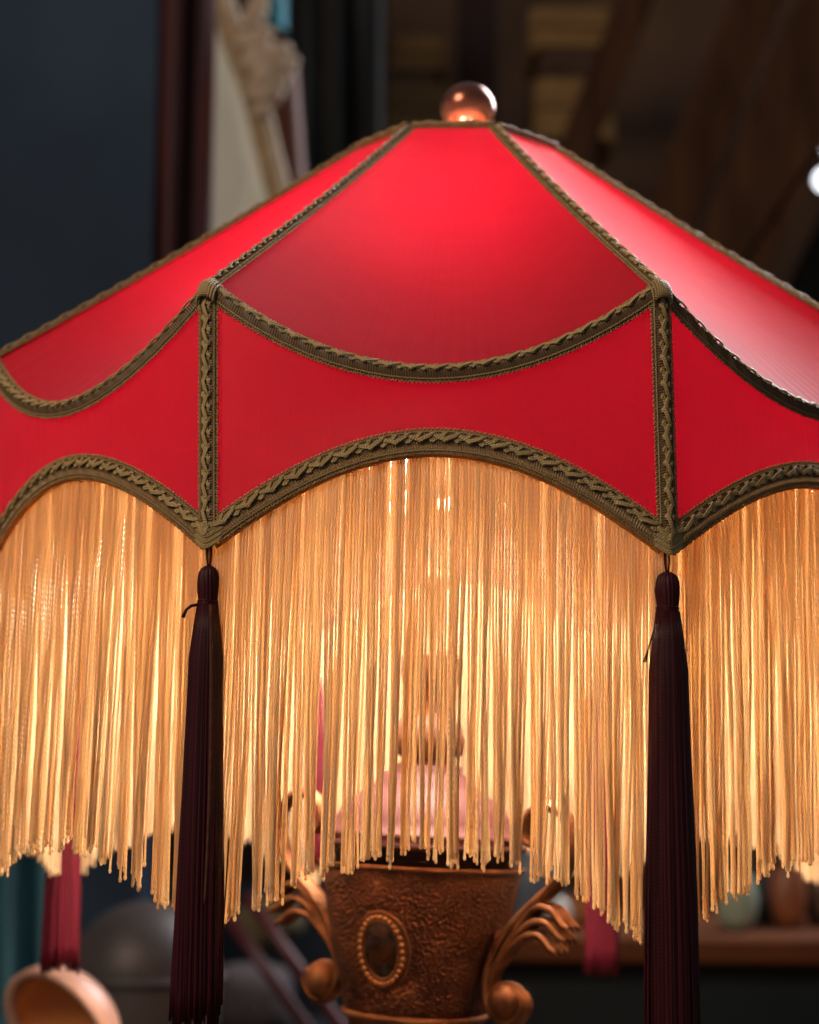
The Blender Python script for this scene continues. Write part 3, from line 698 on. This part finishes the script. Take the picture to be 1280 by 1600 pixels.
# peach bowl, tilted with its opening to the lower left
M_peach = mat_simple('peach_glazed_china', (.50, .29, .21), (.38, .20, .14), rough=.4, scale=12, bstr=0)
M_orange = mat_simple('burnt_orange_glaze', (.75, .30, .09), (.48, .16, .04), rough=.35, scale=22, bstr=0)
bcn = at(92, 1610, 1.22); Rb = 108/F_PX*1.22
bw = empty('china_bowl', None, Matrix.Translation(bcn) @ Vector((-.50, -.70, -.42)).to_track_quat('Z', 'Y').to_matrix().to_4x4())
tag(bw, 'tilted peach china bowl with burnt orange inside at lower left', 'bowl')
q = MB(); a = np.linspace(0, pi/2, 14); q.lathe([(Rb*cos(x), -Rb*.75*sin(x)) for x in a[:-1]]+[(.001, -Rb*.75)], 48); q.build('bowl_outside', M_peach, bw)
q = MB(); q.lathe([(Rb, 0), (Rb*1.01, .003), (Rb*.9, .003), (Rb*.84, -.001)], 48); q.build('bowl_rim', M_peach, bw)
q = MB(); q.lathe([(Rb*.84*cos(x), -.002-Rb*.55*sin(x)) for x in a[:-1]]+[(.001, -.002-Rb*.55)], 48); q.build('bowl_inside', M_orange, bw)
q = MB(); bh = bcn[2]-T2; q.lathe([(.05, .001), (.05, .006), (.012, .012), (.010, max(.02, bh-Rb*.72))], 24); st = q.build('bowl_stand', M_dark); st.location = (bcn[0], bcn[1]+.03, T2); tag(st, 'dark metal stand holding the tilted peach bowl', 'stand')

# cabinet at right with small things on it
CD = 2.1; c0 = at(900, 1462, CD); cab = empty('cabinet', (0.42, c0[1], 0)); tag(cab, 'black cabinet with an orange brown wooden top behind the urn at right', 'cabinet')
M_top = mat_simple('orange_brown_wood_top', (.17, .055, .020), (.09, .028, .011), rough=.9, spec=.1, scale=6, stretch=(1, 4, 1))
CT = c0[2]
q = MB(); q.box((-.36, -.02, CT-.030), (.60, .45, CT), bev=.004); q.build('cabinet_top', M_top, cab, False)
q = MB(); q.box((-.34, .0, .004), (.58, .43, CT-.031), bev=.004); q.build('carcass', M_black, cab, False)
for k in range(3):
    z1 = CT-.05-k*.22; q = MB(); q.box((-.32, -.012, z1-.20), (.56, -.001, z1), bev=.003); dr = q.build('drawer', mat_simple('black_green_lacquer', (.012, .016, .014), rough=.35), cab, False)
    for sx in (-.05, .3):
        q = MB(); q.ball((sx, -.022, z1-.1), .011, 12); q.build('knob', M_gilt, dr)
def jar(px, pybase, rpx, hpx, d, m, name, label, cat, prof):
    c = at(px, pybase, d); R = rpx/F_PX*d; Hh = hpx/F_PX*d; root = empty(name, (c[0], c[1], CT+.001)); tag(root, label, cat)
    q = MB(); q.lathe([(.0005, 0)]+[(R*a_, Hh*b_) for a_, b_ in prof], 28); q.build('body', m, root)
    q = MB(); a_, b_ = prof[-1]; q.lathe([(R*a_*1.05, Hh*b_), (R*a_*1.1, Hh*(b_+.04)), (R*a_*.8, Hh*(b_+.07)), (.0005, Hh*(b_+.08))], 20); q.build('stopper', M_cream if 'egg' in label else M_dark, root)
bott = [(.8, 0), (.95, .04), (1, .3), (.95, .5), (.5, .66), (.3, .75), (.3, .95)]; pot_ = [(.6, 0), (.9, .2), (1, .5), (.85, .8), (.6, .92)]
jar(1152, 1452, 34, 95, 2.2, mat_simple('pale_green_glass', (.42, .50, .38), (.30, .38, .28), rough=.2, bstr=0), 'green_bottle', 'pale green glass bottle right of the broad dark tassel', 'bottle', pot_)
jar(1190, 1440, 24, 130, 2.3, M_slate, 'dark_bottle', 'tall dark bottle between pale green bottle and rusty jar', 'bottle', bott)
jar(1232, 1440, 30, 105, 2.25, mat_simple('rust_glazed_pottery', (.40, .13, .05), (.22, .07, .03), rough=.4), 'pottery_jar', 'rusty orange pottery jar at the right below the fringe', 'jar', pot_)
jar(1290, 1445, 40, 120, 2.3, mat_simple('brown_stoneware', (.20, .14, .10), rough=.5), 'stoneware_jar', 'grey brown stoneware jar cut by the right edge', 'jar', pot_)
jar(835, 1455, 46, 130, 2.25, mat_simple('grey_blue_china', (.16, .20, .26), (.09, .12, .16), rough=.4), 'china_jar', 'grey blue china jar just behind the urn on the right', 'jar', pot_)
jar(905, 1450, 40, 60, 2.25, mat_simple('amber_pottery', (.60, .28, .10), (.45, .18, .06), rough=.4), 'amber_dish', 'low amber dish behind the right scroll handle', 'dish', [(.6, 0), (.9, .4), (1, .8)])
q = MB(); cc = at(876, 1430, 2.12); q.ball((0, 0, .022), .0155, 20, (1, 1, 1.4)); q2 = q.build('china_egg', mat_simple('white_china', (.8, .78, .70), rough=.3, bstr=0)); q2.location = (cc[0], cc[1]+.02, CT); tag(q2, 'small white china egg on the cabinet behind the right leaf scroll', 'ornament')

# soft furnishings seen between the left tassel and the urn
def cushion(px, py, wpx, hpx, d, m, name, label, rot=0):
    c = at(px, py, d); q = MB(); n = 24; a = np.linspace(0, pi, n//2+1); th = np.linspace(0, 2*pi, n+1)[:-1]
    sp_ = lambda x, e: np.sign(x)*np.abs(x)**e
    X = sp_(np.sin(a), .7)[:, None]*sp_(np.cos(th), .6)[None]*wpx/F_PX*d/2; Y = sp_(np.sin(a), .7)[:, None]*sp_(np.sin(th), .6)[None]*hpx/F_PX*d/2; Z = (-np.cos(a)[:, None]*np.ones(n)[None])*.06
    P = np.stack([X*cos(rot)-Y*sin(rot), Z, X*sin(rot)+Y*cos(rot)], -1) + c; q.grid(P, closed=True); o = q.build(name, m); return tag(o, label, 'cushion')
sofa = empty('sofa', (-.14, 2.75, 0)); tag(sofa, 'dark slate sofa behind the lamp base at lower left', 'sofa')
sz = at(400, 1560, 2.5)[2]
q = MB(); q.box((-.55, -.3, .12), (.42, .4, sz-.09), bev=.03); q.build('seat', M_slate, sofa)
q = MB(); q.box((-.55, .405, .12), (.42, .56, sz+.12), bev=.04); q.build('backrest', mat_simple('dark_navy_cloth', (.022, .030, .042), rough=.85), sofa)
cushion(395, 1560, 130, 110, 2.45, mat_simple('grey_mauve_cloth', (.12, .095, .10), rough=.8), 'grey_cushion', 'grey mauve cushion beside the left dark tassel')
cushion(420, 1440, 110, 80, 2.6, mat_simple('olive_cloth', (.16, .12, .055), rough=.8), 'olive_cushion', 'olive cushion behind the left leaf scroll', .4)
M_crim = mat_simple('crimson_lacquer', (.11, .012, .018), (.06, .006, .010), rough=.4)
for k, (pa, pb, lb) in enumerate((((385, 1400), (560, 1640), 'crimson cane slanting down beside the left scroll handle, right of the pair'), ((350, 1425), (520, 1660), 'crimson cane slanting down beside the left scroll handle, left of the pair'))):
    A, B = at(*pa, 2.0), at(*pb, 1.95); q = MB(); dv = (B-A)/np.linalg.norm(B-A); q.tube(np.array([A, (A+B)/2, B, B+dv*.55]), .007, 8); o = q.build('walking_cane', M_crim); tag(o, lb, 'cane', 'crimson canes behind the urn')
